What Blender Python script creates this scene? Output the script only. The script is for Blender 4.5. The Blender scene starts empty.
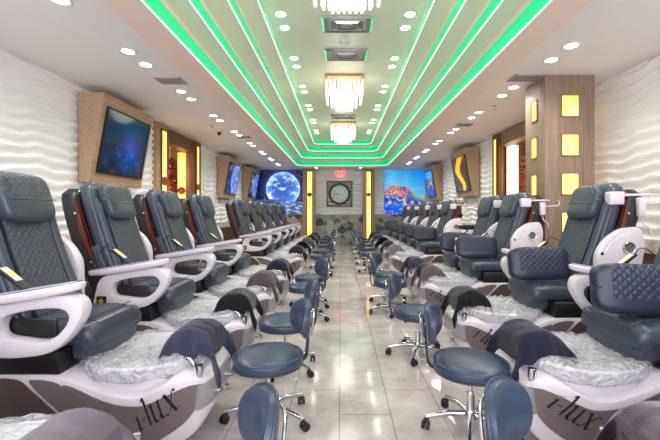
import bpy, bmesh, math, random
from mathutils import Vector, Matrix, noise
random.seed(7)
PI = math.pi
sc = bpy.context.scene
COL = sc.collection

# ------------------------------------------------------------------ helpers
def lerp_tab(tab, x):
    if x <= tab[0][0]: return tab[0][1]
    for (a, va), (b, vb) in zip(tab, tab[1:]):
        if x <= b:
            t = (x - a) / (b - a) if b > a else 0
            return va + (vb - va) * t
    return tab[-1][1]

def smooth_tab(tab, x):
    if x <= tab[0][0]: return tab[0][1]
    n = len(tab)
    for i in range(n - 1):
        a, b = tab[i][0], tab[i+1][0]
        if x <= b:
            t = (x - a) / (b - a)
            p1, p2 = tab[i][1], tab[i+1][1]
            m1 = (p2 - (tab[i-1][1] if i else p1)) / (b - (tab[i-1][0] if i else a)) * (b - a)
            m2 = ((tab[i+2][1] if i + 2 < n else p2) - p1) / ((tab[i+2][0] if i + 2 < n else b) - a) * (b - a)
            t2, t3 = t*t, t*t*t
            return (2*t3-3*t2+1)*p1 + (t3-2*t2+t)*m1 + (-2*t3+3*t2)*p2 + (t3-t2)*m2
    return tab[-1][1]

def link(name, bm, mats, parent=None, smooth=True, angle=38):
    me = bpy.data.meshes.new(name)
    bmesh.ops.recalc_face_normals(bm, faces=bm.faces[:])
    if smooth:
        lim = math.radians(angle)
        for f in bm.faces: f.smooth = True
        for e in bm.edges:
            e.smooth = not (len(e.link_faces) == 2 and e.calc_face_angle(0) > lim)
    bm.to_mesh(me); bm.free()
    for m in (mats if isinstance(mats, (list, tuple)) else [mats]): me.materials.append(m)
    o = bpy.data.objects.new(name, me)
    COL.objects.link(o)
    if parent: o.parent = parent
    return o

def thing(name, label, cat, loc=(0, 0, 0), rz=0, group=None):
    o = bpy.data.objects.new(name, None)
    o.empty_display_size = 0.1
    COL.objects.link(o); o.location = loc; o.rotation_euler = (0, 0, rz)
    return tag(o, label, cat, group)

def tag(o, label, cat, group=None):
    o['label'] = label; o['category'] = cat
    if group: o['group'] = group
    return o

def struct(name, bm, mats, smooth=False):
    o = link(name, bm, mats, None, smooth)
    o['kind'] = 'structure'
    return o

def dup(o, parent=None):
    c = o.copy(); COL.objects.link(c)
    if parent: c.parent = parent
    for ch in list(o.children): dup(ch, c)
    return c

def B(): return bmesh.new()

def box(bm, x0, x1, y0, y1, z0, z1, bev=0, seg=2, mat=0, M=None):
    t = bmesh.new()
    bmesh.ops.create_cube(t, size=1)
    for v in t.verts:
        v.co = Vector(((x0+x1)/2 + v.co.x*(x1-x0), (y0+y1)/2 + v.co.y*(y1-y0), (z0+z1)/2 + v.co.z*(z1-z0)))
    if bev: bmesh.ops.bevel(t, geom=t.edges[:], offset=bev, segments=seg, affect='EDGES', profile=0.5)
    if M: t.transform(M)
    merge(bm, t, mat)

def merge(bm, t, mat=0):
    vs = {}
    for v in t.verts: vs[v.index if False else v] = bm.verts.new(v.co)
    for f in t.faces:
        try:
            nf = bm.faces.new([vs[v] for v in f.verts]); nf.material_index = mat
        except ValueError: pass
    t.free()

def loft(bm, rings, cap=True, closed=True, mat=0):
    R = [[bm.verts.new(p) for p in r] for r in rings]
    n = len(R[0])
    for a, b in zip(R, R[1:]):
        for i in range(n if closed else n - 1):
            j = (i + 1) % n
            try:
                f = bm.faces.new((a[i], a[j], b[j], b[i])); f.material_index = mat
            except ValueError: pass
    if cap and closed:
        for r in (R[0], R[-1]):
            try: bm.faces.new(r).material_index = mat
            except ValueError: pass
    return R

def lathe(bm, prof, c=(0, 0), seg=32, sx=1, sy=1, mat=0, M=None):
    t = bmesh.new()
    rings = []
    for r, z in prof:
        rings.append([(c[0] + max(r, 1e-4)*sx*math.cos(2*PI*k/seg), c[1] + max(r, 1e-4)*sy*math.sin(2*PI*k/seg), z) for k in range(seg)])
    loft(t, rings)
    if M: t.transform(M)
    merge(bm, t, mat)

def tube(bm, pts, r, seg=8, mat=0, flat=None):
    pts = [Vector(p) for p in pts]
    rings = []
    up = None
    for i, p in enumerate(pts):
        d = (pts[min(i+1, len(pts)-1)] - pts[max(i-1, 0)]).normalized()
        if up is None:
            up = Vector((0, 0, 1)) if abs(d.z) < .9 else Vector((1, 0, 0))
        s = d.cross(up).normalized(); up = s.cross(d).normalized()
        rr = r[i] if isinstance(r, (list, tuple)) else r
        a, b = (rr, rr) if flat is None else (rr*flat, rr)
        rings.append([p + s*a*math.cos(2*PI*k/seg) + up*b*math.sin(2*PI*k/seg) for k in range(seg)])
    loft(bm, rings, mat=mat)

def cyl(bm, p, q, r, seg=16, mat=0): tube(bm, [p, q], r, seg, mat)

def catmull(pts, n=6, closed=False):
    P = [Vector(p) for p in pts]; out = []
    N = len(P)
    for i in range(N if closed else N - 1):
        if closed: a, b, c, d = P[i-1], P[i], P[(i+1) % N], P[(i+2) % N]
        else: a, b, c, d = P[max(i-1, 0)], P[i], P[i+1], P[min(i+2, N-1)]
        for k in range(n):
            t = k / n
            out.append(0.5*((2*b) + (c-a)*t + (2*a-5*b+4*c-d)*t*t + (3*b-3*c+d-a)*t**3))
    if not closed: out.append(P[-1])
    return out

def plate(bm, outline, y0, y1, hole=None, bev=0.01, mat=0):
    """outline in (x,z), extruded in y, rounded rim; optional hole with as many points"""
    t = bmesh.new()
    n = len(outline)
    def inset(pl, d):
        r = []
        for i in range(len(pl)):
            a, b, c = Vector(pl[i-1]), Vector(pl[i]), Vector(pl[(i+1) % len(pl)])
            tg = (c - a).normalized(); r.append(b + Vector((-tg.y, tg.x))*d)
        return r
    ar = sum(outline[i-1][0]*outline[i][1] - outline[i][0]*outline[i-1][1] for i in range(n))
    sg = 1 if ar > 0 else -1
    prof = [(0.0, bev), (0.3*bev, 0.3*bev), (bev, 0)]     # inset, from face
    def rings(pl, s):
        out = []
        for ins, dz in reversed(prof): out.append((inset(pl, s*ins), y0 + dz))
        for ins, dz in prof: out.append((inset(pl, s*ins), y1 - dz))
        return [[(p[0], y, p[1]) for p in l] for l, y in out]
    ro = rings([tuple(p) for p in outline], sg)
    A = loft(t, ro, cap=hole is None)
    if hole:
        ah = sum(hole[i-1][0]*hole[i][1] - hole[i][0]*hole[i-1][1] for i in range(len(hole)))
        sh = 1 if ah > 0 else -1
        H = loft(t, rings([tuple(p) for p in hole], -sh), cap=False)
        for e in (0, -1):
            for i in range(n):
                j = (i+1) % n
                t.faces.new((A[e][i], A[e][j], H[e][j], H[e][i]))
    merge(bm, t, mat)

def roundpoly(pts, r, n=5):
    out = []; P = [Vector((p[0], p[1])) for p in pts]; N_ = len(P)
    for i in range(N_):
        a, b, c = P[i-1], P[i], P[(i+1) % N_]
        ra = min(r, (a-b).length*.48); rc = min(r, (c-b).length*.48)
        p, q = b + (a-b).normalized()*ra, b + (c-b).normalized()*rc
        for k in range(n+1):
            t = k/n; out.append(tuple(p*(1-t)**2 + b*2*t*(1-t) + q*t*t))
    return out

def superell(bm, c, s, e=2.6, nu=28, nv=16, M=None, fn=None, mat=0):
    t = bmesh.new()
    rings = []
    def sp(v, p): return math.copysign(abs(v)**p, v)
    for j in range(nv + 1):
        ph = -PI/2 + PI*j/nv
        ring = []
        for i in range(nu):
            th = 2*PI*i/nu
            p = Vector((sp(math.cos(ph), 2/e)*sp(math.cos(th), 2/e), sp(math.cos(ph), 2/e)*sp(math.sin(th), 2/e), sp(math.sin(ph), 2/e)))
            if fn: p = fn(p)
            ring.append(Vector((c[0]+p.x*s[0], c[1]+p.y*s[1], c[2]+p.z*s[2])))
        rings.append(ring)
    loft(t, rings)
    bmesh.ops.remove_doubles(t, verts=t.verts[:], dist=1e-4)
    if M: t.transform(M)
    merge(bm, t, mat)

# ------------------------------------------------------------------ materials
def s2l(c): return tuple(((v/255)/12.92 if v/255 <= .04045 else ((v/255+.055)/1.055)**2.4) for v in c)

def mat(name, rgb, rough=.5, metal=0, **kw):
    m = bpy.data.materials.new(name); m.use_nodes = True
    p = m.node_tree.nodes['Principled BSDF']
    p.inputs['Base Color'].default_value = (*s2l(rgb), 1)
    p.inputs['Roughness'].default_value = rough
    p.inputs['Metallic'].default_value = metal
    for k, v in kw.items(): p.inputs[k.replace('_', ' ')].default_value = v
    return m

class N:
    def __init__(s, m): s.t = m.node_tree; s.p = s.t.nodes['Principled BSDF']
    def node(s, typ, **kw):
        n = s.t.nodes.new(typ)
        for k, v in kw.items(): setattr(n, k, v)
        return n
    def ln(s, a, b): s.t.links.new(a, b)
    def math(s, op, a, b=None, c=None):
        n = s.node('ShaderNodeMath', operation=op)
        for i, v in enumerate((a, b, c)):
            if v is None: continue
            if isinstance(v, (int, float)): n.inputs[i].default_value = v
            else: s.ln(v, n.inputs[i])
        return n.outputs[0]
    def coord(s, which='Object', scale=None):
        o = s.node('ShaderNodeTexCoord').outputs[which]
        if scale:
            mp = s.node('ShaderNodeMapping'); s.ln(o, mp.inputs[0]); mp.inputs['Scale'].default_value = scale
            return mp.outputs[0]
        return o
    def noise(s, vec, scale, detail=3, rough=.5):
        n = s.node('ShaderNodeTexNoise'); s.ln(vec, n.inputs['Vector'])
        n.inputs['Scale'].default_value = scale; n.inputs['Detail'].default_value = detail
        n.inputs['Roughness'].default_value = rough
        return n.outputs[0]
    def ramp(s, fac, stops):
        r = s.node('ShaderNodeValToRGB'); s.ln(fac, r.inputs[0])
        el = r.color_ramp.elements
        while len(el) < len(stops): el.new(.5)
        for e, (p, c) in zip(el, stops): e.position = p; e.color = (*s2l(c), 1)
        return r.outputs[0]
    def bump(s, h, strength, dist):
        b = s.node('ShaderNodeBump'); b.inputs['Strength'].default_value = strength; b.inputs['Distance'].default_value = dist
        s.ln(h, b.inputs['Height']); s.ln(b.outputs[0], s.p.inputs['Normal']); return b
    def base(s, c): s.ln(c, s.p.inputs['Base Color'])

def leather(name, rgb, quilt=None, size=.042, rough=.36):
    m = mat(name, rgb, rough); n = N(m)
    co = n.coord()
    g = n.noise(co, 220, 2)
    h = n.math('MULTIPLY', g, .12)
    if quilt:
        sp = n.node('ShaderNodeSeparateXYZ'); n.ln(co, sp.inputs[0])
        a, b = sp.outputs[quilt[0]], sp.outputs[quilt[1]]
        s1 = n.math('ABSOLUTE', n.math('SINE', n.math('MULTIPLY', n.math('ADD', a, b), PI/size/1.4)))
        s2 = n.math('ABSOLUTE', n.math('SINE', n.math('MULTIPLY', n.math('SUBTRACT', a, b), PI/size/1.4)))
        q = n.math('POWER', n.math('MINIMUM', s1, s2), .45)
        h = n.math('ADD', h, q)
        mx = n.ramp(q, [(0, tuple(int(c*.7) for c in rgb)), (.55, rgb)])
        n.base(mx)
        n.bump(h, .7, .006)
    else:
        big = n.noise(co, 9, 2)
        h = n.math('ADD', h, n.math('MULTIPLY', big, 1.2))
        n.bump(h, .35, .006)
    return m

M_leather = leather('slate_leather', (62, 69, 82), rough=.3)
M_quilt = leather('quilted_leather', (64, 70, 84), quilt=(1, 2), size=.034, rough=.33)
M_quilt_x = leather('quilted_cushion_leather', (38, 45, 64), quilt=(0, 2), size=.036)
M_cushion = leather('cushion_leather', (36, 42, 61))
M_stool = leather('stool_leather', (52, 65, 85), rough=.28)
M_black = mat('black_plastic', (20, 20, 24), .4)
M_white = mat('white_gloss_plastic', (222, 214, 221), .18, Coat_Weight=.4)
M_silver = mat('silver_plastic', (176, 172, 178), .28, .5)
M_bar = mat('grey_metal_bar', (104, 110, 122), .3, .6)
M_chrome = mat('chrome', (210, 212, 216), .12, 1)
M_taupe = mat('taupe_panel', (112, 101, 101), .35)
M_brownp = mat('brown_panel', (84, 70, 66), .32)
M_ink = mat('black_ink', (14, 12, 14), .4)
M_blue = mat('blue_trim', (40, 84, 160), .3)
M_gold = mat('gold_star', (232, 178, 50), .35, .2)
M_mahog = mat('mahogany_side', (104, 44, 28), .3)
M_speaker = mat('grey_mesh', (120, 118, 118), .5, .5)
M_cream = mat('cream_paint', (240, 220, 206), .5)
M_riser = mat('riser_painted_glow', (0, 220, 150), .3)  # LED glow on the risers put into base colour and weak emission
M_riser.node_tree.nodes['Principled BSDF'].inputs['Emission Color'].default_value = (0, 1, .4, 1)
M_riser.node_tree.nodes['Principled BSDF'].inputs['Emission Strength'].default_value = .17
M_ceil = mat('ceiling_paint', (236, 233, 231), .6)
M_top = mat('upper_ceiling_paint', (226, 222, 206), .38)
M_dark = mat('dark_vent', (60, 56, 56), .6)
M_grey = mat('grey_backing', (140, 138, 134), .5)
M_ventw = mat('vent_metal', (170, 166, 164), .45)
M_bowl = mat('basin_acrylic', (230, 224, 232), .12, Coat_Weight=.5)
M_darkbrown = mat('dark_brown_wainscot', (74, 54, 44), .45)

def wood(name, dark, light, axis=2, rough=.45):
    m = mat(name, light, rough); n = N(m)
    sc_ = [28, 28, 28]; sc_[axis] = 1.2
    c = n.coord('Object', tuple(sc_))
    f = n.noise(c, 1.6, 5, .6)
    n.base(n.ramp(f, [(.3, dark), (.7, light)]))
    return m
M_wood = wood('brown_laminate', (124, 98, 80), (158, 132, 112))
M_tvwood = wood('tan_laminate', (158, 128, 98), (188, 158, 126), axis=1)
M_redwood = wood('red_brown_wood', (96, 58, 36), (128, 82, 50))

def emis(name, rgb, strength, base=None):
    m = mat(name, base or rgb, .4)
    p = m.node_tree.nodes['Principled BSDF']
    p.inputs['Emission Color'].default_value = (*s2l(rgb), 1)
    p.inputs['Emission Strength'].default_value = strength
    return m
M_green = bpy.data.materials.new('green_led'); M_green.use_nodes = True
_p = M_green.node_tree.nodes['Principled BSDF']
_p.inputs['Emission Color'].default_value = (.55, 1, .74, 1); _p.inputs['Emission Strength'].default_value = 2.3
M_lamp = emis('downlight_glow', (255, 250, 244), 14)
M_rod = emis('lit_crystal', (255, 244, 222), 1.3, (250, 248, 240))
M_glass = mat('clear_crystal', (250, 250, 250), .05, Transmission_Weight=.8)
M_amber = emis('amber_panel', (255, 206, 84), 1.25)
_n = N(M_amber); _c = _n.coord(); _f = _n.noise(_c, 5, 3)
_n.ln(_n.ramp(_f, [(.3, (255, 190, 60)), (.7, (255, 226, 140))]), _n.p.inputs['Emission Color'])
M_warmwhite = emis('warm_white_panel', (255, 232, 200), 1.6)

# plastic liner
M_liner = mat('crinkled_clear_plastic', (240, 243, 246), .1)
_n = N(M_liner); _c = _n.coord()
_w = _n.node('ShaderNodeTexVoronoi', feature='DISTANCE_TO_EDGE'); _w.inputs['Scale'].default_value = 17
_dv = _n.node('ShaderNodeVectorMath', operation='ADD'); _nz = _n.node('ShaderNodeTexNoise'); _nz.inputs['Scale'].default_value = 9; _n.ln(_c, _nz.inputs['Vector'])
_sv = _n.node('ShaderNodeVectorMath', operation='SCALE'); _sv.inputs['Scale'].default_value = .16; _n.ln(_nz.outputs['Color'], _sv.inputs[0])
_n.ln(_c, _dv.inputs[0]); _n.ln(_sv.outputs[0], _dv.inputs[1]); _n.ln(_dv.outputs[0], _w.inputs['Vector'])
_n.bump(_n.math('ADD', _n.math('MULTIPLY', _w.outputs['Distance'], 2.2), _n.math('MULTIPLY', _n.noise(_dv.outputs[0], 55, 3, .6), .5)), 1.0, .03)
_n.p.inputs['Alpha'].default_value = .42
_n.p.inputs['Specular IOR Level'].default_value = 1.0

def cloth(name, rgb):
    m = mat(name, rgb, .95); n = N(m); c = n.coord()
    n.bump(n.math('ADD', n.noise(c, 260, 2), n.math('MULTIPLY', n.noise(c, 14, 3), .8)), .5, .006)
    n.p.inputs['Sheen Weight'].default_value = .35
    return m
TOW = {'navy': cloth('navy_terry', (44, 48, 72)), 'charcoal': cloth('charcoal_terry', (62, 57, 68)),
       'mauve': cloth('mauve_terry', (150, 136, 150)), 'taupe': cloth('taupe_terry', (92, 80, 84)),
       'plum': cloth('plum_terry', (58, 42, 56))}

# floor: polished tiles
M_floor = mat('polished_floor_tile', (186, 184, 182), .08)
_n = N(M_floor); _c = _n.coord()
br = _n.node('ShaderNodeTexBrick', offset=.5)
mp = _n.node('ShaderNodeMapping'); mp.inputs['Rotation'].default_value = (0, 0, PI/2); mp.inputs['Location'].default_value = (.1, .01, 0)
_n.ln(_c, mp.inputs[0]); _n.ln(mp.outputs[0], br.inputs['Vector'])
br.inputs['Scale'].default_value = 1; br.inputs['Mortar Size'].default_value = .003
br.inputs['Brick Width'].default_value = .66; br.inputs['Row Height'].default_value = .33
br.inputs['Color1'].default_value = (*s2l((206, 196, 194)), 1); br.inputs['Color2'].default_value = (*s2l((198, 190, 188)), 1)
br.inputs['Mortar'].default_value = (*s2l((134, 130, 128)), 1)
_v = _n.ramp(_n.noise(_c, 2.2, 6, .65), [(.35, (206, 204, 202)), (.65, (255, 254, 252))])
mx = _n.node('ShaderNodeMix', data_type='RGBA', blend_type='MULTIPLY'); mx.inputs[0].default_value = 1
_n.ln(br.outputs['Color'], mx.inputs[6]); _n.ln(_v, mx.inputs[7]); _n.base(mx.outputs[2])

M_relief = mat('white_wave_panel', (242, 241, 243), .5)
M_marble = mat('grey_marble_ledge', (196, 190, 184), .3)
_n = N(M_marble); _n.base(_n.ramp(_n.noise(_n.coord(), 7, 6, .7), [(.35, (150, 144, 138)), (.6, (206, 202, 196))]))

# flagstone
M_stone = mat('grey_flagstone', (120, 118, 116), .5)
_n = N(M_stone); _c = _n.coord('Object', (1, 1, 1.15))
v1 = _n.node('ShaderNodeTexVoronoi'); v1.inputs['Scale'].default_value = 3.4; _n.ln(_c, v1.inputs['Vector'])
v2 = _n.node('ShaderNodeTexVoronoi', feature='DISTANCE_TO_EDGE'); v2.inputs['Scale'].default_value = 3.4; _n.ln(_c, v2.inputs['Vector'])
sp = _n.node('ShaderNodeSeparateColor'); _n.ln(v1.outputs['Color'], sp.inputs[0])
c1 = _n.ramp(sp.outputs[0], [(.0, (70, 74, 80)), (.26, (104, 104, 108)), (.28, (168, 162, 156)), (.7, (196, 188, 180)), (.72, (136, 134, 132)), (1, (176, 170, 164))])
c1n = _n.node('ShaderNodeMix', data_type='RGBA', blend_type='MULTIPLY'); c1n.inputs[0].default_value = .35
_n.ln(c1, c1n.inputs[6]); _n.ln(_n.noise(_c, 22, 3), c1n.inputs[7])
jm = _n.node('ShaderNodeMix', data_type='RGBA')
_n.ln(_n.math('LESS_THAN', v2.outputs['Distance'], .018), jm.inputs[0])
_n.ln(c1n.outputs[2], jm.inputs[6]); jm.inputs[7].default_value = (*s2l((170, 168, 164)), 1)
_n.base(jm.outputs[2]); _n.bump(v2.outputs['Distance'], .4, .02)

# picture material reading a colour attribute (prints and screens)
def picmat(name, emit=0, rough=.4):
    m = mat(name, (255, 255, 255), rough); n = N(m)
    a = n.node('ShaderNodeVertexColor', layer_name='art')
    n.base(a.outputs[0])
    if emit:
        n.ln(a.outputs[0], n.p.inputs['Emission Color']); n.p.inputs['Emission Strength'].default_value = emit
    return m
M_print = picmat('printed_mural', 0.0, .45)
M_print_glow = picmat('mural_added_glow', .5, .4)  # glow added to the print through its own colours; no lamp behind
M_screen = picmat('tv_picture', .4, .08)

def picture(name, P0, U, V, nu, nv, fn, m, parent):
    """flat grid from corner P0 along U and V, coloured by fn(s,t)->rgb 0..255"""
    me = bpy.data.meshes.new(name)
    P0, U, V = Vector(P0), Vector(U), Vector(V)
    vs = [P0 + U*(i/nu) + V*(j/nv) for j in range(nv+1) for i in range(nu+1)]
    fs = [(j*(nu+1)+i, j*(nu+1)+i+1, (j+1)*(nu+1)+i+1, (j+1)*(nu+1)+i) for j in range(nv) for i in range(nu)]
    me.from_pydata([tuple(v) for v in vs], [], fs)
    ca = me.color_attributes.new('art', 'FLOAT_COLOR', 'POINT')
    k = 0
    for j in range(nv+1):
        for i in range(nu+1):
            c = s2l([max(0, min(255, q)) for q in fn(i/nu, j/nv)])
            ca.data[k].color = (*c, 1); k += 1
    me.materials.append(m)
    o = bpy.data.objects.new(name, me); COL.objects.link(o)
    if parent: o.parent = parent
    return o

# ------------------------------------------------------------------ room constants
XL, XR, YB, ZC = -3.55, 3.45, 15.0, 3.0
Y0 = -1.6
OPL = (7.05, 9.25)     # opening in the left wall
OPR = (5.6, 8.36)

bm = B(); box(bm, -7.2, 7.2, Y0, YB+.1, -.1, 0); struct('floor', bm, M_floor)

# relief walls
def wave(s, z):
    w = z + .024*math.sin(2*PI*s/.85 + 1.6*math.sin(z*2.1)) + .010*math.sin(2*PI*s/.37 + z*5) + .06*noise.noise(Vector((s*.8, z*.8, 3)))
    f = (w/.13) % 1.0
    r = (f/.75 if f < .75 else (1-f)/.25)
    return .004 + .048*(r*r*(3-2*r))*(.75+.5*noise.noise(Vector((s*1.5, z*2, 7))))
def relief(bm, P, D, Nn, L, z0, z1, ds=.035, dz=.0135):
    ns, nz = max(2, int(L/ds)), int((z1-z0)/dz)
    P, D, Nn = Vector(P), Vector(D), Vector(Nn)
    rows = []
    for j in range(nz+1):
        z = z0 + (z1-z0)*j/nz
        rows.append([P + D*(L*i/ns) + Nn*wave(P.y + P.x + L*i/ns, z) + Vector((0, 0, z)) for i in range(ns+1)])
    loft(bm, rows, cap=False, closed=False)
bm = B()
relief(bm, (XL, Y0, 0), (0, 1, 0), (1, 0, 0), OPL[0]-Y0, 1.0, ZC)
relief(bm, (XL, OPL[1], 0), (0, 1, 0), (1, 0, 0), YB-OPL[1], 1.0, ZC)
box(bm, XL-.15, XL-.001, Y0, OPL[0], 0, ZC+.02); box(bm, XL-.15, XL-.001, OPL[1], YB, 0, ZC+.02)
struct('wall_left', bm, M_relief, True)
bm = B()
relief(bm, (XR, Y0, 0), (0, 1, 0), (-1, 0, 0), OPR[0]-Y0, 1.0, ZC)
relief(bm, (XR, OPR[1], 0), (0, 1, 0), (-1, 0, 0), YB-OPR[1], 1.0, ZC)
box(bm, XR+.001, XR+.15, Y0, OPR[0], 0, ZC+.02); box(bm, XR+.001, XR+.15, OPR[1], YB, 0, ZC+.02)
struct('wall_right', bm, M_relief, True)
bm = B()
relief(bm, (XL, YB, 0), (1, 0, 0), (0, -1, 0), XR-XL, 1.2, ZC, .05, .014)
box(bm, XL-.15, XR+.15, YB+.001, YB+.15, 0, ZC+.02)
struct('wall_back', bm, M_relief, True)
bm = B(); box(bm, XL, XR, YB-.06, YB+.002, 0, 1.2, .004); struct('trim_1', bm, M_stone)
k = 2
for X, s, op in ((XL, 1, OPL), (XR, -1, OPR)):
    for a, b in ((Y0, op[0]), (op[1], YB-.06)):
        bm = B(); box(bm, min(X, X+s*.06), max(X, X+s*.06), a, b, .84, 1.0, .006); struct('trim_%d' % k, bm, M_marble); k += 1
        bm = B(); box(bm, min(X, X+s*.03), max(X, X+s*.03), a, b, 0.0, .84, .002); struct('trim_%d' % k, bm, M_darkbrown); k += 1

# ------------------------------------------------------------------ ceiling with stepped tray
LX = [-1.58, -1.37, -1.13, -.91]; RX = [1.67, 1.46, 1.245, 1.02]
ZT = [3.0, 3.2, 3.4, 3.6, 3.76]; YE = [13.6, 13.25, 13.0, 12.75]; YN = [1.9, 2.1, 2.3, 2.5]
def rrect(x0, x1, y0, y1, r, n=8):
    pts = []
    for cx, cy, a0 in ((x1-r, y1-r, 0), (x0+r, y1-r, 90), (x0+r, y0+r, 180), (x1-r, y0+r, 270)):
        for i in range(n+1):
            a = math.radians(a0 + 90*i/n); pts.append((cx+r*math.cos(a), cy+r*math.sin(a)))
    return pts
RR = [.42, .36, .32, .28]
def loop(k, d=0): return rrect(LX[k]+d, RX[k]-d, YN[k]+d, YE[k]-d, RR[k])
def ringfaces(bm, outer, inner, z, mat=0):
    a = [bm.verts.new((x, y, z)) for x, y in outer]; b = [bm.verts.new((x, y, z)) for x, y in inner]
    n = len(a)
    for i in range(n):
        bm.faces.new((a[i], a[(i+1) % n], b[(i+1) % n], b[i])).material_index = mat
bm = B()
band_o = rrect(LX[0]-.32, RX[0]+.32, YN[0]-.32, YE[0]+.28, .5)
big = []                                  # project outline to the room rectangle
cx, cy = (XL+XR)/2, (Y0+YB)/2
for i, (x, y) in enumerate(band_o):
    q = i // 9
    dx, dy = [(XR+.15-x, YB+.15-y), (XL-.15-x, YB+.15-y), (XL-.15-x, Y0-y), (XR+.15-x, Y0-y)][q]
    j = i % 9
    # walk round the corner of the room
    big.append({0: (XR+.15, y if j < 4 else YB+.15) , 1: (x if j < 4 else XL-.15, YB+.15), 2: (XL-.15, y if j < 4 else Y0), 3: (x if j < 4 else XR+.15, Y0)}[q] if j != 4 else
               [(XR+.15, YB+.15), (XL-.15, YB+.15), (XL-.15, Y0), (XR+.15, Y0)][q])
# after the corner the point slides along the next side
for i, (x, y) in enumerate(band_o):
    q, j = i // 9, i % 9
    if j > 4:
        big[i] = [(x, YB+.15), (XL-.15, y), (x, Y0), (XR+.15, y)][q]
    elif j < 4:
        big[i] = [(XR+.15, y), (x, YB+.15), (XL-.15, y), (x, Y0)][q]
ringfaces(bm, big, band_o, ZC)
struct('ceiling', bm, M_ceil)
# dropped cream band and the treads of the tray
bm = B()
ringfaces(bm, band_o, loop(0), ZC-.03)
loft(bm, [[(x, y, ZC) for x, y in band_o], [(x, y, ZC-.03) for x, y in band_o]], cap=False)
for i in range(3): ringfaces(bm, loop(i), loop(i+1), ZT[i+1]-.0)
struct('trim_%d' % k, bm, M_cream); k += 1
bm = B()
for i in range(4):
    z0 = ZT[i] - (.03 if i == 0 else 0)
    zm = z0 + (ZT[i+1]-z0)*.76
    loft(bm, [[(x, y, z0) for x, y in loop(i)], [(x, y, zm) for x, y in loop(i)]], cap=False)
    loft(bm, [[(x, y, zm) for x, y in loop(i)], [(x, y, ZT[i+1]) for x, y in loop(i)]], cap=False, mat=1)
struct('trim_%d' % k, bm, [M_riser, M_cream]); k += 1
bm = B()
f = bm.faces.new([bm.verts.new((x, y, ZT[4])) for x, y in loop(3)])
struct('ceiling_upper', bm, M_top)
for i in range(4):
    z0 = ZT[i] - (.03 if i == 0 else 0)
    pts = [Vector((x, y, z0+.008)) for x, y in loop(i, .012)]
    bm = B(); n = len(pts)
    o_, i_ = loop(i, .004), loop(i, .010)
    zz = (z0+.001, z0+.007)
    loft(bm, [[(x, y, zz[0]) for x, y in o_], [(x, y, zz[1]) for x, y in o_], [(x, y, zz[1]) for x, y in i_], [(x, y, zz[0]) for x, y in i_], [(x, y, zz[0]) for x, y in o_]], cap=False)
    o = link('led_strip', bm, M_green)
    tag(o, 'green LED strip edging the %s step of the ceiling tray' % ['lowest and widest', 'second lowest', 'second highest', 'highest and narrowest'][i], 'light strip', 'green ceiling light strips')

# ------------------------------------------------------------------ vestibules behind the openings
def vestibule(s, X, op, num):
    a, b = op
    x1 = X + s*2.6
    bm = B(); lo, hi = sorted((X + s*.15, x1))
    box(bm, lo, hi, b+.02, b+.12, 0, 2.98)
    box(bm, min(x1, x1+s*.1), max(x1, x1+s*.1), a-2.5, b+.12, 0, 2.98)
    box(bm, lo, hi, a-2.6, a-2.5, 0, 2.98)
    struct('wall_' + ('left_lobby' if s < 0 else 'right_lobby'), bm, mat('lobby_paint_%d' % num, (198, 150, 104), .6))
    bm = B(); box(bm, lo, hi, a-2.6, b+.12, 2.90, 2.99)
    struct('ceiling_' + ('left_lobby' if s < 0 else 'right_lobby'), bm, M_ceil)
    global k
    bm = B(); lo, hi = sorted((X-s*.04, X+s*.2))
    box(bm, lo, hi, a, b, 2.72, 2.995, .004); struct('trim_%d' % k, bm, M_redwood if s < 0 else M_wood); k += 1
vestibule(-1, XL, OPL, 1); vestibule(1, XR, OPR, 2)

def medallion(parent, c, r, ax):
    bm = B()
    prof = [(0, .018), (r*.55, .018), (r*.6, .008), (r*.8, .008), (r*.85, .018), (r, .014), (r, 0), (0, 0)]
    R = {'-y': Matrix.Rotation(PI/2, 4, 'X'), '+x': Matrix.Rotation(PI/2, 4, 'Y'), '-x': Matrix.Rotation(-PI/2, 4, 'Y')}[ax]
    lathe(bm, prof, seg=20, M=Matrix.Translation(c) @ R)
    return link('medallion', bm, mat('amber_brown_medallion', (150, 80, 30), .4), parent)

def lit_column(label, x0, x1, y0, y1, face, strip, ztop=2.985, m=None, zmed=1.98, lamp=None):
    """box column; strip=(a,b) extent of the lit panel on the named face; '+x','-x','-y'"""
    t = thing('lit_column', label, 'column', ((x0+x1)/2, (y0+y1)/2, 0))
    ox, oy = (x0+x1)/2, (y0+y1)/2
    m = m or M_tvwood
    bm = B(); box(bm, x0-ox, x1-ox, y0-oy, y1-oy, 0, ztop, .006)
    link('frame', bm, m, t)
    a, b = strip
    bm = B(); bm2 = B()
    z0, z1 = .25, ztop-.1
    if face == '-y':
        box(bm, a-ox, b-ox, y0-oy-.014, y0-oy+.004, z0, z1, .003)
        for q in (a, b): box(bm2, q-ox-.012, q-ox+.012, y0-oy-.03, y0-oy+.004, z0-.02, z1+.02, .003)
        for q in (z0, z1): box(bm2, a-ox-.012, b-ox+.012, y0-oy-.032, y0-oy+.004, q-.012, q+.012, .003)
        c = ((a+b)/2-ox, y0-oy-.016, zmed); r = (b-a)*.42
    else:
        s = 1 if face == '+x' else -1
        xf = (x1 if s > 0 else x0) - ox
        lo, hi = sorted((xf+s*.014, xf-s*.004)); box(bm, lo, hi, a-oy, b-oy, z0, z1, .003)
        lo, hi = sorted((xf+s*.03, xf-s*.004))
        for q in (a, b): box(bm2, lo, hi, q-oy-.012, q-oy+.012, z0-.02, z1+.02, .003)
        for q in (z0, z1): box(bm2, lo, hi, a-oy-.012, b-oy+.012, q-.012, q+.012, .003)
        c = (xf+s*.016, (a+b)/2-oy, zmed); r = (b-a)*.42
    link('light_panel', bm, lamp or M_amber, t); link('panel_trim', bm2, M_redwood, t)
    medallion(t, c, r, face)
    return t
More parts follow.
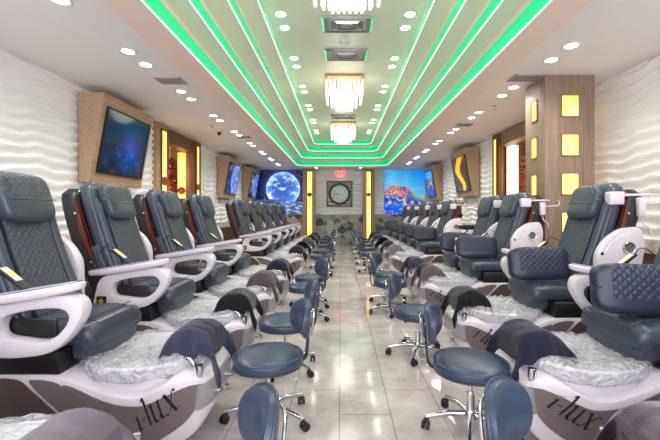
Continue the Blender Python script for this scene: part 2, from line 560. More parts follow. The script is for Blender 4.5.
lit_column('floor-to-ceiling column with glowing amber strip, left of the wall clock', -1.5, -1.0, YB-.32, YB-.06, '-y', (-1.33, -1.12))
lit_column('floor-to-ceiling column with glowing amber strip, right of the wall clock', .86, 1.32, YB-.32, YB-.06, '-y', (.99, 1.17))
lit_column('wood column with tall amber strip at near side of the left wall opening', XL-.1, XL+.1, 7.03, 7.5, '+x', (7.18, 7.40), m=M_tvwood, zmed=1.9)
lit_column('wood column with tall amber strip at far side of the left wall opening', XL-.1, XL+.08, 8.84, 9.3, '+x', (8.96, 9.14), m=M_redwood, zmed=1.9)
lit_column('brown partition with framed amber panel seen through the left wall opening', -4.16, XL-.12, 9.13, 9.23, '-y', (-3.98, -3.76), ztop=2.85, m=M_redwood, zmed=1.82)
lit_column('wood column with thin amber strip at far side of the right wall opening', XR-.08, XR+.02, 8.0, 8.36, '-x', (8.08, 8.24), m=M_redwood, zmed=1.2)
lit_column('brown partition with bright white framed panel seen through the right wall opening', XR+.05, 4.1, 8.24, 8.34, '-y', (3.62, 3.90), ztop=2.88, m=M_redwood, zmed=.6, lamp=M_warmwhite)

# square pillar with window-like lights
t = thing('pillar', 'square brown wood-grain pillar with stacked glowing yellow square windows', 'pillar', (2.84, 4.9, 0))
bm = B(); box(bm, -.31, .31, -.25, .25, 0, 2.995, .012); link('shaft', bm, M_wood, t)
for i in range(6):
    z = 2.615 - i*.484
    if z < .1: break
    for face in ('front', 'left', 'right'):
        bm = B(); bf = B()
        if face == 'front':
            box(bm, -.10, .10, -.256, -.246, z-.125, z+.125, .002)
            fr = [(-.112, -.10, -.262, -.245, z-.137, z+.137), (.10, .112, -.262, -.245, z-.137, z+.137), (-.112, .112, -.262, -.245, z+.125, z+.137), (-.112, .112, -.262, -.245, z-.137, z-.125)]
        else:
            s = -1 if face == 'left' else 1
            lo, hi = sorted((s*.316, s*.306)); box(bm, lo, hi, -.06, .06, z-.125, z+.125, .002)
            lo, hi = sorted((s*.322, s*.306))
            fr = [(lo, hi, -.072, -.06, z-.137, z+.137), (lo, hi, .06, .072, z-.137, z+.137), (lo, hi, -.072, .072, z+.125, z+.137), (lo, hi, -.072, .072, z-.137, z-.125)]
        g = link('light_window', bm, M_amber, t)
        for q in fr: box(bf, *q)
        link('window_frame', bf, M_wood, g)

# ------------------------------------------------------------------ flower garlands in the lobbies
M_petal = mat('red_petal', (190, 34, 34), .6); M_petal2 = mat('orange_petal', (226, 120, 40), .6); M_leaf = mat('dark_leaf', (40, 40, 26), .7)
def garland(label, x, y, z0, z1, r):
    t = thing('hanging_flowers', label, 'flowers', (x, y, z1))
    bm = B(); tube(bm, [(0, 0, 2.9-z1), (0.01, 0, 0), (0, .01, (z0-z1)*.95)], .01, 6); link('stem', bm, M_leaf, t)
    for nm, m_, cnt, zlo, zhi in (('blossoms', M_petal, 46, 0, 1), ('foliage', M_leaf, 44, .35, 1), ('blossoms', M_petal2, 16, 0, .5)):
        bm = B()
        for i in range(cnt):
            q = random.uniform(zlo, zhi); a = random.uniform(0, 2*PI); rr = r*random.uniform(.2, 1)
            c = Vector((rr*math.cos(a), rr*math.sin(a), (z0-z1)*(1-q)))
            for j in range(5):
                b = Matrix.Translation(c) @ Matrix.Rotation(random.uniform(0, 6), 4, 'Z') @ Matrix.Rotation(random.uniform(-1, 1), 4, 'X')
                s = random.uniform(.05, .085)
                vs = [bm.verts.new(b @ Vector(p)) for p in ((0, 0, 0), (s*.5, s*.4, .01), (s, 0, .02), (s*.5, -s*.4, .01))]
                bm.faces.new(vs)
        o = link(nm, bm, m_, t, smooth=False); o['kind'] = 'stuff'
garland('dark red hanging flowers in the left wall opening', -4.12, 8.95, 1.75, 2.6, .13)
garland('dark red hanging flowers in the right wall opening', 3.98, 7.9, 1.5, 2.75, .17)

# ------------------------------------------------------------------ televisions in slanted wooden boxes
def art_moon(s, t, n0=0):
    p = Vector((s*3+n0, t*3, 1)); b = noise.fractal(p*2, 1, 2, 4)
    return (20+30*b, 40+50*b, 90+90*b)
def screen_blue(s, t):
    d = math.hypot(s-.62, (t-.45)*.75); v = noise.fractal(Vector((s*5, t*5, 4)), 1, 2, 3)
    c = (22, 30, 44)
    c = tuple(a + b*max(0, 1-d/.4) for a, b in zip(c, (0, 40, 110)))
    if t < .45: c = tuple(q*(1+.9*max(0, v)) for q in c)
    return c
def screen_earth(s, t):
    d = math.hypot((s-1.0)*.9, t-.5)
    v = noise.fractal(Vector((s*6, t*6, 9)), 1, 2, 4)
    if d < .62: return (70+120*max(0, v)+60*(d/.62)**4, 120+110*max(0, v), 205+50*max(0, v))
    return (14, 20, 58+30*max(0, v))
def screen_canyon(s, t):
    w = .5 + .16*math.sin(t*6.5+.7); d = abs(s-w)/(.10+.12*t)
    v = noise.fractal(Vector((s*7, t*7, 2)), 1, 2, 3)
    if d < 1: return (250, 160+50*(1-d), 40)
    return (70+40*v, 56+20*v, 52+20*v)
def screen_town(s, t):
    v = noise.cell(Vector((s*9, t*9, 2)));
    if t > .72: return (60, 150, 225)
    if t > .35: return (70+130*v, 80+80*v, 110+60*v)
    return (30, 80+50*v, 190)
def tv(label, s, X, ya, yb, fn):
    """s=+1 on the left wall (faces +x)"""
    t = thing('television', label, 'television', (X, (ya+yb)/2, 1.7))
    h = (yb-ya)/2; H = 1.2
    dt, db = .40, .19
    def P(d, y, z): return (s*d, y, z)
    bm = B()
    r0 = [P(0.05, -h, 0), P(db, -h, 0), P(dt, -h, H), P(0.05, -h, H)]
    r1 = [P(0.05, h, 0), P(db, h, 0), P(dt, h, H), P(0.05, h, H)]
    loft(bm, [r0, r1]); bmesh.ops.bevel(bm, geom=bm.edges[:], offset=.006, segments=2, affect='EDGES')
    link('wooden_box', bm, M_tvwood, t)
    def F(y, z, o): # on the slanted face
        d = db + (dt-db)*z/H; nz = Vector((s*H, 0, -(dt-db)))
        return Vector((s*d, y, z)) + nz.normalized()*o
    y0, y1, z0, z1 = -h*.86, h*.86, .14, H-.16
    bm = B()
    ro = [F(y0, z0, .002), F(y1, z0, .002), F(y1, z1, .002), F(y0, z1, .002)]
    rf = [F(y0, z0, .03), F(y1, z0, .03), F(y1, z1, .03), F(y0, z1, .03)]
    e = .02
    ri = [F(y0+e, z0+e, .03), F(y1-e, z0+e, .03), F(y1-e, z1-e, .03), F(y0+e, z1-e, .03)]
    rb = [F(y0+e, z0+e, .02), F(y1-e, z0+e, .02), F(y1-e, z1-e, .02), F(y0+e, z1-e, .02)]
    loft(bm, [ro, rf, ri, rb], cap=True); fr = link('bezel', bm, M_black, t)
    A, Bq, C = F(y0+e, z0+e, .022), F(y1-e, z0+e, .022), F(y0+e, z1-e, .022)
    if s > 0: picture('screen', A, Bq-A, C-A, 60, 44, fn, M_screen, t)
    else: picture('screen', Bq, A-Bq, (F(y1-e, z1-e, .022)-Bq), 60, 44, fn, M_screen, t)
tv('large dark television in slanted tan wooden box, nearest on the left wall', 1, XL, 5.0, 6.3, screen_blue)
tv('television showing a blue planet, on left wall beyond the lit opening', 1, XL, 10.6, 11.9, screen_earth)
tv('television in slanted box beside the earth mural, farthest on the left wall', 1, XL, 13.3, 14.6, screen_earth)
tv('television showing an orange streak, on right wall beyond the lit opening', -1, XR, 9.2, 10.5, screen_canyon)
tv('television showing a blue coast picture, farthest on the right wall', -1, XR, 12.6, 13.9, screen_town)

# ------------------------------------------------------------------ murals, clock, exit sign
def art_earth(s, t):
    x = XL + .05 + s*2.0; z = 1.22 + t*1.76
    cxx, czz, r = -2.3, 2.22, .68
    v = noise.fractal(Vector((x*3.4, z*5.2, 5)), .9, 2.2, 6)
    hz = 1.76 + .05*math.sin(s*5) + .03*noise.noise(Vector((s*9, 0, 0)))
    if z < hz:
        g = 118 + 120*noise.fractal(Vector((x*5, z*14, 1)), 1, 2, 5)
        q = .55 + .45*min(1, max(0, (x+3.3)/1.2))
        return (g*.8*q, g*.98*q, min(255, g*1.28*q)+16)
    d = math.hypot(x-cxx, z-czz)
    if d < r:
        a = d/r; cl = max(0, min(1, v*1.5-.05))
        base = (36+26*a, 84+34*a, 178+30*a)
        rim = a**7*110
        return tuple(min(255, b + c*cl + rim) for b, c in zip(base, (190, 150, 60)))
    gl = math.exp(-(d-r)/.10)*120
    st = 150 if noise.cell(Vector((x*60, z*60, 3))) > .985 else 0
    return (8+gl*.3+st, 14+gl*.55+st, 52+gl+st)
def art_coast(s, t):
    v = noise.fractal(Vector((s*5, t*6, 8)), 1, 2, 5); w_ = noise.fractal(Vector((s*11, t*11, 3)), 1, 2, 4)
    c = noise.cell(Vector((s*52, t*46, 2))); c2 = noise.cell(Vector((s*52, t*46, 9)))
    cloud = max(0, noise.fractal(Vector((s*3, t*5, 4)), 1, 2, 4))*50
    top = smooth_tab([(0, .52), (.12, .60), (.25, .66), (.42, .62), (.55, .63), (.7, .50), (.85, .40), (1, .36)], s) + .03*v
    if t > top:
        g = (t-top)/.5; return (24+70*(1-g)+cloud, 140+45*(1-g)+cloud*.6, 226)
    low = smooth_tab([(0, .40), (.2, .38), (.4, .36), (.6, .30), (.8, .26), (1, .22)], s) + .03*w_
    if t > low:
        town = t > low + .04 and s < .62 - .25*(.6-t) and w_ > -.35
        if town: return (190+60*c, 120+80*c2, 120+70*c*c2)
        if s > .55 and t > top - .07: return (150, 160, 70)
        return (60+70*max(0, w_), 96+60*w_, 180+40*w_)
    if w_ > .1 and t > low-.16: return (150+90*w_, 150+70*w_, 185)
    if t > low-.10: return (30, 76+60*w_, 170)
    if w_ > .32: return (120, 170, 225)
    return (16+20*w_, 92+50*v, 205+20*w_)
def mural(label, x0, x1, fn, nu, nv):
    t = thing('wall_mural', label, 'mural', ((x0+x1)/2, YB-.05, 1.22))
    w = x1-x0
    bm = B(); box(bm, -w/2, w/2, 0.0, .05, 0, 1.76, .003); link('backing_panel', bm, M_black, t)
    picture('print', (-w/2+.004, -.003, .004), (w-.008, 0, 0), (0, 0, 1.752), nu, nv, fn, M_print_glow, t)
mural('dark blue mural of a planet rising over a grey lunar horizon', XL+.05, -1.52, art_earth, 220, 190)
mural('bright blue mural of a coastal village on rocks by the sea', 1.72, XR-.1, art_coast, 180, 190)

t = thing('wall_clock', 'round black-rimmed wall clock on a square beige frame', 'clock', (-.06, YB-.04, 2.02))
bm = B(); box(bm, -.52, .52, 0.0, .035, -.52, .52, .006); link('square_frame', bm, mat('beige_frame', (166, 152, 128), .5), t)
bm = B()
for a in ((-.52, -.46, -.52, .52), (.46, .52, -.52, .52), (-.52, .52, -.52, -.46), (-.52, .52, .46, .52)): box(bm, a[0], a[1], -.02, .0, a[2], a[3], .004)
link('frame_moulding', bm, mat('dark_beige_moulding', (128, 112, 90), .5), t)
bm = B(); lathe(bm, [(.34, 0), (.43, 0), (.435, .02), (.42, .045), (.36, .045), (.345, .02), (.34, 0)], seg=48, M=Matrix.Rotation(PI/2, 4, 'X')); link('rim', bm, M_black, t)
bm = B(); lathe(bm, [(0, .012), (.35, .012), (.35, 0), (0, 0)], seg=48, M=Matrix.Rotation(PI/2, 4, 'X')); link('dial', bm, mat('dial_white', (226, 232, 236), .4), t)
bm = B()
for h in range(60):
    a = h*PI/30; M_ = Matrix.Rotation(-a, 4, 'Y')
    if h % 5: box(bm, -.002, .002, -.015, -.012, .30, .325, M=M_)
    else: box(bm, -.006, .006, -.015, -.012, .285, .325, M=M_)
link('minute_marks', bm, M_ink, t)
for h in range(1, 13):
    cu = bpy.data.curves.new('n', 'FONT'); cu.body = str(h); cu.size = .075; cu.align_x = 'CENTER'; cu.align_y = 'CENTER'; cu.extrude = .001
    ob = bpy.data.objects.new('n', cu); me = bpy.data.meshes.new_from_object(ob); bpy.data.objects.remove(ob)
    a = h*PI/6; me.transform(Matrix.Translation((.235*math.sin(a), -.014, .235*math.cos(a))) @ Matrix.Rotation(PI/2, 4, 'X'))
    me.materials.clear(); me.materials.append(M_ink)
    o = bpy.data.objects.new('numeral', me); COL.objects.link(o); o.parent = t
bm = B(); box(bm, -.008, .008, -.020, -.017, -.04, .17, M=Matrix.Rotation(math.radians(-82), 4, 'Y')); link('hour_hand', bm, M_ink, t)
bm = B(); box(bm, -.005, .005, -.024, -.021, -.05, .27, M=Matrix.Rotation(math.radians(-95), 4, 'Y')); link('minute_hand', bm, M_ink, t)

t = thing('exit_sign', 'small red lit EXIT sign above the wall clock', 'sign', (-.03, YB-.14, 2.70))
bm = B(); box(bm, -.17, .17, 0, .05, 0, .24, .006); link('housing', bm, emis('exit_red_face', (250, 120, 120), .6, (240, 200, 200)), t)
bm = B(); box(bm, -.03, .03, .01, .04, .23, .298); link('ceiling_mount', bm, M_ventw, t)
cu = bpy.data.curves.new('e', 'FONT'); cu.body = 'EXIT'; cu.size = .16; cu.align_x = 'CENTER'; cu.extrude = .002; cu.space_character = 1.05
ob = bpy.data.objects.new('e', cu); me = bpy.data.meshes.new_from_object(ob); bpy.data.objects.remove(ob)
me.transform(Matrix.Translation((0, -.003, .065)) @ Matrix.Rotation(PI/2, 4, 'X')); me.materials.clear(); me.materials.append(emis('exit_letters', (255, 30, 40), 1.6))
o = bpy.data.objects.new('lettering', me); COL.objects.link(o); o.parent = t

# ------------------------------------------------------------------ downlights
def lamp(name, typ, loc, energy, color=(1, 1, 1), rot=(0, 0, 0), **kw):
    d = bpy.data.lights.new(name, typ); d.energy = energy; d.color = color
    for q, v in kw.items(): setattr(d, q, v)
    o = bpy.data.objects.new(name, d); o.location = loc; o.rotation_euler = rot; COL.objects.link(o); return o
ORD = ['nearest', 'second', 'third', 'fourth', 'fifth', 'sixth', 'seventh', 'eighth', 'ninth', 'tenth', 'eleventh', 'twelfth']
def mk_downlight():
    t = thing('downlight', '', 'ceiling light')
    bm = B(); lathe(bm, [(.058, -.001), (.085, -.001), (.085, -.007), (.078, -.012), (.060, -.006), (.058, -.001)], seg=28); link('trim_ring', bm, M_white, t)
    bm = B(); lathe(bm, [(0, -.005), (.059, -.005), (.059, -.001), (0, -.001)], seg=28); link('lens', bm, M_lamp, t)
    return t
D0 = mk_downlight(); first = True
def downlight(x, y, z, label):
    global first
    o = D0 if first else dup(D0)
    first = False
    o.location = (x, y, z); o['label'] = label; o['group'] = 'recessed ceiling downlights'
SPOT_W, UP_W = 40, 14
for kk in range(9):
    for side, X, c0, p in (('left', -2.25, 2.82, 1.32), ('right', 2.35, 2.73, 1.28)):
        for j, d in enumerate((-.18, .18)):
            y = c0 + p*kk + d
            if y > 14.6: continue
            downlight(X, y, ZC, 'round white downlight, %s of the %s pair from the camera along the %s lower ceiling' % (['nearer', 'farther'][j], ORD[kk], side))
        if c0 + p*kk < 14.6:
            lamp('spot', 'SPOT', (X, c0+p*kk, ZC-.03), SPOT_W, (1, .965, .93), spot_size=math.radians(150), spot_blend=.8, shadow_soft_size=.12)
for y_ in (.2, 1.5):
    for X in (-2.25, 2.35):
        lamp('spot', 'SPOT', (X, y_, ZC-.03), SPOT_W, (1, .965, .93), spot_size=math.radians(150), spot_blend=.8, shadow_soft_size=.12)
for kk in range(7):
    for side, X in (('left', -.75), ('right', .86)):
        c = 3.5 + 1.25*kk*1.065
        for j, d in enumerate((-.17, .17)):
            downlight(X, c+d, ZT[4], 'round white downlight, %s of the %s pair from the camera along the %s upper ceiling' % (['nearer', 'farther'][j], ORD[kk], side))
        lamp('spot', 'SPOT', (X, c, ZT[4]-.03), UP_W*1.6, (1, .97, .94), spot_size=math.radians(130), spot_blend=.8, shadow_soft_size=.12)
for side, X in (('left', -.95), ('right', .75)):
    downlight(X, 14.35, ZC, 'round white downlight close to the %s lit column on the back wall' % side)

# ------------------------------------------------------------------ chandeliers
def mk_chandelier():
    t = thing('chandelier', '', 'chandelier')
    bm = B(); box(bm, -.33, .33, -.33, .33, -.05, 0, .006); link('ceiling_plate', bm, mat('brass_plate', (190, 160, 120), .35, .6), t)
    bm = B()
    for r, z in ((.32, -.09), (.24, -.09), (.15, -.09)):
        for s in (-1, 1):
            tube(bm, [(-r, s*r, z), (r, s*r, z)], .008, 6); tube(bm, [(s*r, -r, z), (s*r, r, z)], .008, 6)
    for s in (-1, 1):
        for q in (-1, 1): tube(bm, [(s*.24, q*.24, -.05), (s*.24, q*.24, -.1)], .006, 6)
    link('rod_frame', bm, M_chrome, t)
    rb = B(); lathe(rb, [(0, 0), (.012, -.004), (.014, -.02), (.014, -.26), (.016, -.275), (.012, -.29), (0, -.295)], seg=8)
    proto = link('crystal_rod', rb, M_rod, t)
    spots = []
    for r, n, z in ((.32, 9, -.09), (.23, 8, -.17), (.14, 5, -.25)):
        for i in range(n):
            q = -r + 2*r*i/(n)
            spots += [(q, -r, z), (r, q, z), (-q, r, z), (-r, -q, z)]
    for i, p in enumerate(spots):
        o = proto if i == 0 else proto.copy()
        if i: COL.objects.link(o); o.parent = t
        o.location = p
    return t
C0 = mk_chandelier()
for i, (y, lb) in enumerate(((3.48, 'square crystal rod chandelier nearest the camera, cut off by the top of the photo'), (7.0, 'square tiered crystal rod chandelier hanging in the middle of the tray ceiling'), (10.5, 'farthest and smallest-looking square crystal rod chandelier under the tray ceiling'))):
    o = C0 if i == 0 else dup(C0)
    o.location = (.06, y, ZT[4]); o['label'] = lb; o['group'] = 'crystal chandeliers'
    lamp('chandelier_bulb', 'POINT', (.06, y, ZT[4]-.75), 7, (1, .93, .82), shadow_soft_size=.3)

# ------------------------------------------------------------------ vents, detector, sprinklers
def diffuser(label, x, y, z, w):
    t = thing('ceiling_vent', label, 'vent', (x, y, z)); t.scale = (1.08, .66, 1)
    for i, r in enumerate((1, .74, .5, .28)):
        bm = B(); q = w/2*r; q2 = q - w*.05
        loft(bm, [[(-q, -q, -.004), (q, -q, -.004), (q, q, -.004), (-q, q, -.004)], [(-q2, -q2, -.03-.004*i), (q2, -q2, -.03-.004*i), (q2, q2, -.03-.004*i), (-q2, q2, -.03-.004*i)],
                  [(-q2, -q2, -.001), (q2, -q2, -.001), (q2, q2, -.001), (-q2, q2, -.001)]], cap=False)
        link('frame' if i == 0 else 'louvre', bm, M_chrome if i % 2 == 0 else M_ventw, t)
    bm = B(); box(bm, -w/2*.95, w/2*.95, -w/2*.95, w/2*.95, -.006, -.001); link('backing', bm, M_grey, t)
diffuser('metal air diffuser in the upper ceiling beyond the nearest chandelier', .08, 4.9, ZT[4], .62)
diffuser('metal air diffuser in the upper ceiling just before the middle chandelier', .08, 5.85, ZT[4], .62)
diffuser('metal air diffuser in the upper ceiling just before the farthest chandelier', .06, 9.65, ZT[4], .62)
def grille(label, x, y, w, l):
    t = thing('ceiling_grille', label, 'vent', (x, y, ZC))
    bm = B(); 
    for a in ((-w/2, -w/2+.025, -l/2, l/2), (w/2-.025, w/2, -l/2, l/2), (-w/2, w/2, -l/2, -l/2+.025), (-w/2, w/2, l/2-.025, l/2)): box(bm, a[0], a[1], a[2], a[3], -.012, -.001, .002)
    link('frame', bm, M_ventw, t)
    bm = B()
    for i in range(7): box(bm, -w/2+.02, w/2-.02, -l/2+.03+i*(l-.06)/6-.006, -l/2+.03+i*(l-.06)/6+.006, -.010, -.003)
    link('slats', bm, M_grey, t)
grille('narrow slotted ceiling grille between downlight pairs, nearest on the left', -2.2, 4.85, .34, .24)
grille('small slotted ceiling grille farther along the left lower ceiling', -2.2, 8.5, .3, .22)
grille('slotted ceiling grille touching the top of the square pillar', 2.35, 4.75, .4, .24)
grille('small slotted ceiling grille farther along the right lower ceiling', 2.4, 7.3, .3, .22)
bm = B(); lathe(bm, [(0, -.05), (.05, -.045), (.075, -.025), (.08, .002), (0, .002)], seg=24)
o = link('smoke_detector', bm, M_white); o.location = (.05, 5.4, ZT[4]); tag(o, 'round white smoke detector between the two nearest air diffusers', 'smoke detector')
for x, y, lb in ((-2.55, 7.4, 'small ceiling sprinkler near the left wall opening'), (2.45, 6.0, 'small ceiling sprinkler near the right wall opening')):
    bm = B(); lathe(bm, [(0, -.06), (.03, -.058), (.03, -.052), (.008, -.05), (.008, -.02), (.035, -.008), (.035, .002), (0, .002)], seg=14)
    o = link('sprinkler', bm, M_chrome); o.location = (x, y, ZC); tag(o, lb, 'sprinkler')
bm = B(); lathe(bm, [(0, -.07), (.025, -.062), (.034, -.045), (.034, -.02), (.045, -.012), (.045, .002), (0, .002)], seg=20)
o = link('security_camera', bm, M_black); o.location = (-2.6, 8.0, ZC); tag(o, 'small black dome security camera on the left lower ceiling', 'camera')

# ------------------------------------------------------------------ pedicure spa chair (tip at x=0, body towards -x)
W_TAB = [(0, .17), (.02, .225), (.05, .27), (.1, .30), (.2, .33), (.5, .34), (1.0, .33), (1.4, .30), (1.5, .26)]
ZB_TAB = [(0, .2), (.02, .14), (.06, .09), (.12, .045), (.2, .015), (.26, .0), (1.5, 0)]
ZT_TAB = [(0, .36), (.05, .395), (.14, .41), (.25, .355), (.35, .315), (.45, .325), (.6, .38), (.72, .425), (.85, .435), (1.5, .435)]
def Wd(u, z): return lerp_tab(W_TAB, u)*(.84 + .16*min(1, max(0, z)/.36))
def sideP(u, z, s, off): return (-u, s*(Wd(u, z)+off), z)

def panel(bm, tab, s, off=.006, n=40):
    """tab rows (u, lo, hi)"""
    lo = [(r[0], r[1]) for r in tab]; hi = [(r[0], r[2]) for r in tab]
    u0, u1 = tab[0][0], tab[-1][0]
    outer, back = [], []
    for i in range(n+1):
        u = u0 + (u1-u0)*i/n
        a, b = smooth_tab(lo, u), smooth_tab(hi, u)
        if b < a: b = a + .001
        outer.append([sideP(u, a + (b-a)*j/5, s, off) for j in range(6)])
        back.append([sideP(u, a + (b-a)*j/5, s, -.01) for j in range(6)])
    # closed ring per station: front face up, back face down
    loft(bm, [f + list(reversed(g)) for f, g in zip(outer, back)])

# calligraphic i-lux
def strokes():
    S = []
    def st(pts, w=1, n=8): S.append((catmull([(p[0], p[1], 0) for p in pts], n), w))
    st([(.05, .62), (.16, .68), (.10, .10), (.14, .02), (.24, .10)], 1.1)          # i
    st([(.19, .93), (.22, .955)], 2.0, 2)                                            # dot
    st([(.33, .42), (.58, .48)], 1.2, 2)                                            # hyphen
    st([(.66, 1.28), (.78, 1.34), (.70, .12), (.74, .02), (.86, .10)], 1.0)           # l
    st([(.92, .80), (1.04, .92), (.98, .16), (1.08, .0), (1.28, .10), (1.42, .45)], 1.15)  # u
    st([(1.46, .94), (1.38, .14), (1.46, .02), (1.58, .12)], 1.15)
    st([(1.72, .86), (1.86, .96), (1.98, .50), (2.10, .0), (2.26, .10)], 1.25)       # x
    st([(2.40, .92), (2.28, .98), (2.04, .50), (1.74, .0), (1.62, .06)], .7)
    return S
def lettering(bm, s):
    nib = Vector((math.cos(math.radians(30)), math.sin(math.radians(30)), 0))*.066
    k_ = .108; base = math.radians(31)
    for pts, w in strokes():
        ring = []
        for p in pts:
            q = Vector((p.x + .22*p.y, p.y, 0))
            row = []
            for sg, off in ((-1, .0075), (1, .0075), (1, .004), (-1, .004)):
                e = (q + nib*w*sg)*k_
                if s < 0:   # seen from -y : x to the right, starts deep, climbs to the tip
                    u = .335 - (e.x*math.cos(base) - e.y*math.sin(base)); z = .125 + e.x*math.sin(base) + e.y*math.cos(base)
                else:       # seen from +y : starts at the tip, descends
                    u = .09 + (e.x*math.cos(base) + e.y*math.sin(base)*.6); z = .275 - e.x*math.sin(base)*.95 + e.y*math.cos(base)
                row.append(sideP(u, z, s, off))
            ring.append(row)
        loft(bm, ring)

def backspine(t):  # centre-line of the backrest, t 0..1
    z = .62 + .93*t
    u = 1.02 + .33*t + .02*math.sin(t*PI*1.2) - .03*math.sin(max(0, t-.0)*PI)*0
    return u, z
def backloft(bm, off, half, thick, t0, t1, n=22, e=4, tilt=.34, hollow=0):
    rings = []
    for i in range(n+1):
        q = i/n; t = t0 + (t1-t0)*q
        u, z = backspine(t)
        cap = 1 - max(0, (abs(q-.5)-.42)/.08)**2*.35
        hw = (half(t) if callable(half) else half)*min(1, cap+.02); th = (thick(t) if callable(thick) else thick)*cap
        nu, nz = math.cos(tilt), -math.sin(tilt)*.0
        ring = []
        m = 28
        for k2 in range(m):
            a = 2*PI*k2/m
            cy = math.copysign(abs(math.cos(a))**(2/e), math.cos(a)); cx = math.copysign(abs(math.sin(a))**(2/e), math.sin(a))
            xo = cx*th/2
            if cx < 0: xo += hollow*(1-abs(cy)**2)*1.0
            ring.append((-(u + off + xo), cy*hw, z))
        rings.append(ring)
    loft(bm, rings)

def make_spa():
    t = thing('pedicure_spa', '', 'pedicure chair')
    # --- basin base
    bm = B(); rings = []
    us = [0, .01, .02, .035, .05, .075, .1, .14] + [.18 + i*.03 for i in range(44)] + [1.5]
    for u in us:
        zb, zt = smooth_tab(ZB_TAB, u), smooth_tab(ZT_TAB, u)
        zb = max(0, zb)
        ring = []
        for s in (1, -1):
            zs = [zb + (zt-.018-zb)*q for q in (0, .12, .3, .5, .7, .85, 1)]
            side = [(-u, s*(Wd(u, z) - (.015 if i == 0 else 0)), z) for i, z in enumerate(zs)]
            top = [(-u, s*(Wd(u, zt)-.006), zt-.005), (-u, s*(Wd(u, zt)-.022), zt), (-u, s*Wd(u, zt)*.5, zt+.004)]
            ring += (side + top) if s > 0 else list(reversed(side + top))
        rings.append(ring)
    loft(bm, rings); link('base_shell', bm, M_white, t)
    for s in (-1, 1):
        bm = B(); panel(bm, [(.018, .318, .345), (.05, .235, .36), (.1, .165, .358), (.2, .095, .318), (.3, .05, .275), (.36, .075, .268), (.45, .16, .28), (.55, .245, .318), (.66, .33, .372), (.72, .378, .39)], s)
        p = link('logo_panel', bm, M_taupe, t)
        bm = B(); lettering(bm, s); link('lettering', bm, M_ink, p)
        bm = B(); panel(bm, [(.375, .028, .05), (.47, .028, .165), (.57, .06, .25), (.67, .15, .335), (.75, .235, .395), (.84, .33, .415), (.90, .40, .415)], s)
        link('side_panel', bm, M_taupe, t)
        bm = B(); panel(bm, [(.50, .02, .03), (.60, .02, .065), (.70, .02, .155), (.80, .02, .26), (.89, .02, .355), (.96, .02, .412), (1.1, .02, .418), (1.25, .02, .405), (1.38, .02, .35), (1.48, .02, .26)], s)
        link('side_panel', bm, M_brownp, t)
    # silver nose
    bm = B(); rings = []
    for i in range(25):
        y = -.265 + .53*i/24
        u = 0
        for (ua, wa), (ub, wb) in zip(W_TAB, W_TAB[1:]):
            if wa <= abs(y) <= wb: u = ua + (ub-ua)*(abs(y)-wa)/(wb-wa)
        rings.append([(-u+.012, y, .22), (-u+.016, y, .30), (-u+.012, y, .35), (-u-.03, y, .35), (-u-.03, y, .22)])
    loft(bm, rings); link('front_panel', bm, M_silver, t)
    for y, z, rr, l in ((-.12, .26, .014, .045), (.1, .26, .013, .04), (.1, .18, .018, .035)):
        bm = B(); cyl(bm, (0, y, z), (l, y, z), rr, 12); v_ = link('chrome_valve', bm, M_chrome, t)
        if y < 0:
            bm = B(); cyl(bm, (.04, y-.03, z), (.04, y+.03, z), .010, 10); link('valve_handle', bm, M_chrome, v_)
    # --- bowl
    bm = B(); lathe(bm, [(.12, .17), (.2, .2), (.27, .27), (.305, .36), (.318, .43), (.33, .455), (.318, .465), (.30, .45), (.28, .37), (.23, .27), (.12, .22), (0, .215), (0, .17)], (-.43, 0), 40, 1.06, .96)
    link('basin', bm, M_bowl, t)
    # --- faucet and footrest
    bm = B(); box(bm, -.17, -.07, -.10, .10, .38, .46, .02, 3); link('footrest_post', bm, M_white, t)
    bm = B(); lathe(bm, [(0, -.13), (.06, -.13), (.078, -.12), (.08, 0), (.078, .12), (.06, .13), (0, .13)], seg=24, sx=1.3, sy=.85, M=Matrix.Translation((-.15, 0, .53)) @ Matrix.Rotation(PI/2, 4, 'X')); link('footrest', bm, M_leather, t)
    bm = B(); tube(bm, catmull([(-.09, -.2, .37), (-.09, -.2, .44), (-.12, -.19, .47), (-.18, -.17, .46)]), .013, 10); link('faucet', bm, M_chrome, t)
    for y in (-.23, .23):
        bm = B(); lathe(bm, [(0, .455), (.022, .45), (.024, .41), (.018, .38), (.018, .36)], (-.05, y), 14); link('faucet_knob', bm, M_chrome, t)
    # --- mechanism
    bm = B(); box(bm, -1.38, -.76, -.315, .315, .42, .56, .02); box(bm, -.9, -.70, -.2, .2, .44, .53, .02); box(bm, -1.42, -1.1, -.24, .24, .5, .72, .03); link('seat_mechanism', bm, M_black, t)
    bm = B(); box(bm, -1.20, -.80, -.283, -.262, .47, .72, .01); link('side_guard', bm, M_black, t)
    # --- seat
    bm = B()
    rings = []
    for i in range(25):
        q = i/24; u = .62 + .44*q
        edge = max(0, 1-q*14); z0 = .55 + .03*edge - .03*max(0, 1-q*4); z1 = .70 - .05*edge**2 - .02*max(0, 1-q*3) - .012*math.sin(q*PI)
        hw = .265 - .02*edge; ring = []
        for k2 in range(24):
            a = 2*PI*k2/24; e = 5
            cy = math.copysign(abs(math.cos(a))**(2/e), math.cos(a)); cz = math.copysign(abs(math.sin(a))**(2/e), math.sin(a))
            ring.append((-u, cy*hw, (z0+z1)/2 + cz*(z1-z0)/2))
        rings.append(ring)
    loft(bm, rings); s_ = link('seat', bm, M_leather, t)
    bm = B()
    for y in (-.17, .17): tube(bm, [(-.635, y, .668), (-.67, y, .684), (-.74, y, .695), (-.90, y, .692)], .004, 6)
    tube(bm, [(-.70, -.25, .691), (-.70, 0, .694), (-.70, .25, .691)], .004, 6)
    link('seam', bm, M_leather, s_)
    bm = B(); superell(bm, (-.70, 0, .545), (.075, .235, .085), 5); link('leg_rest', bm, M_leather, t)
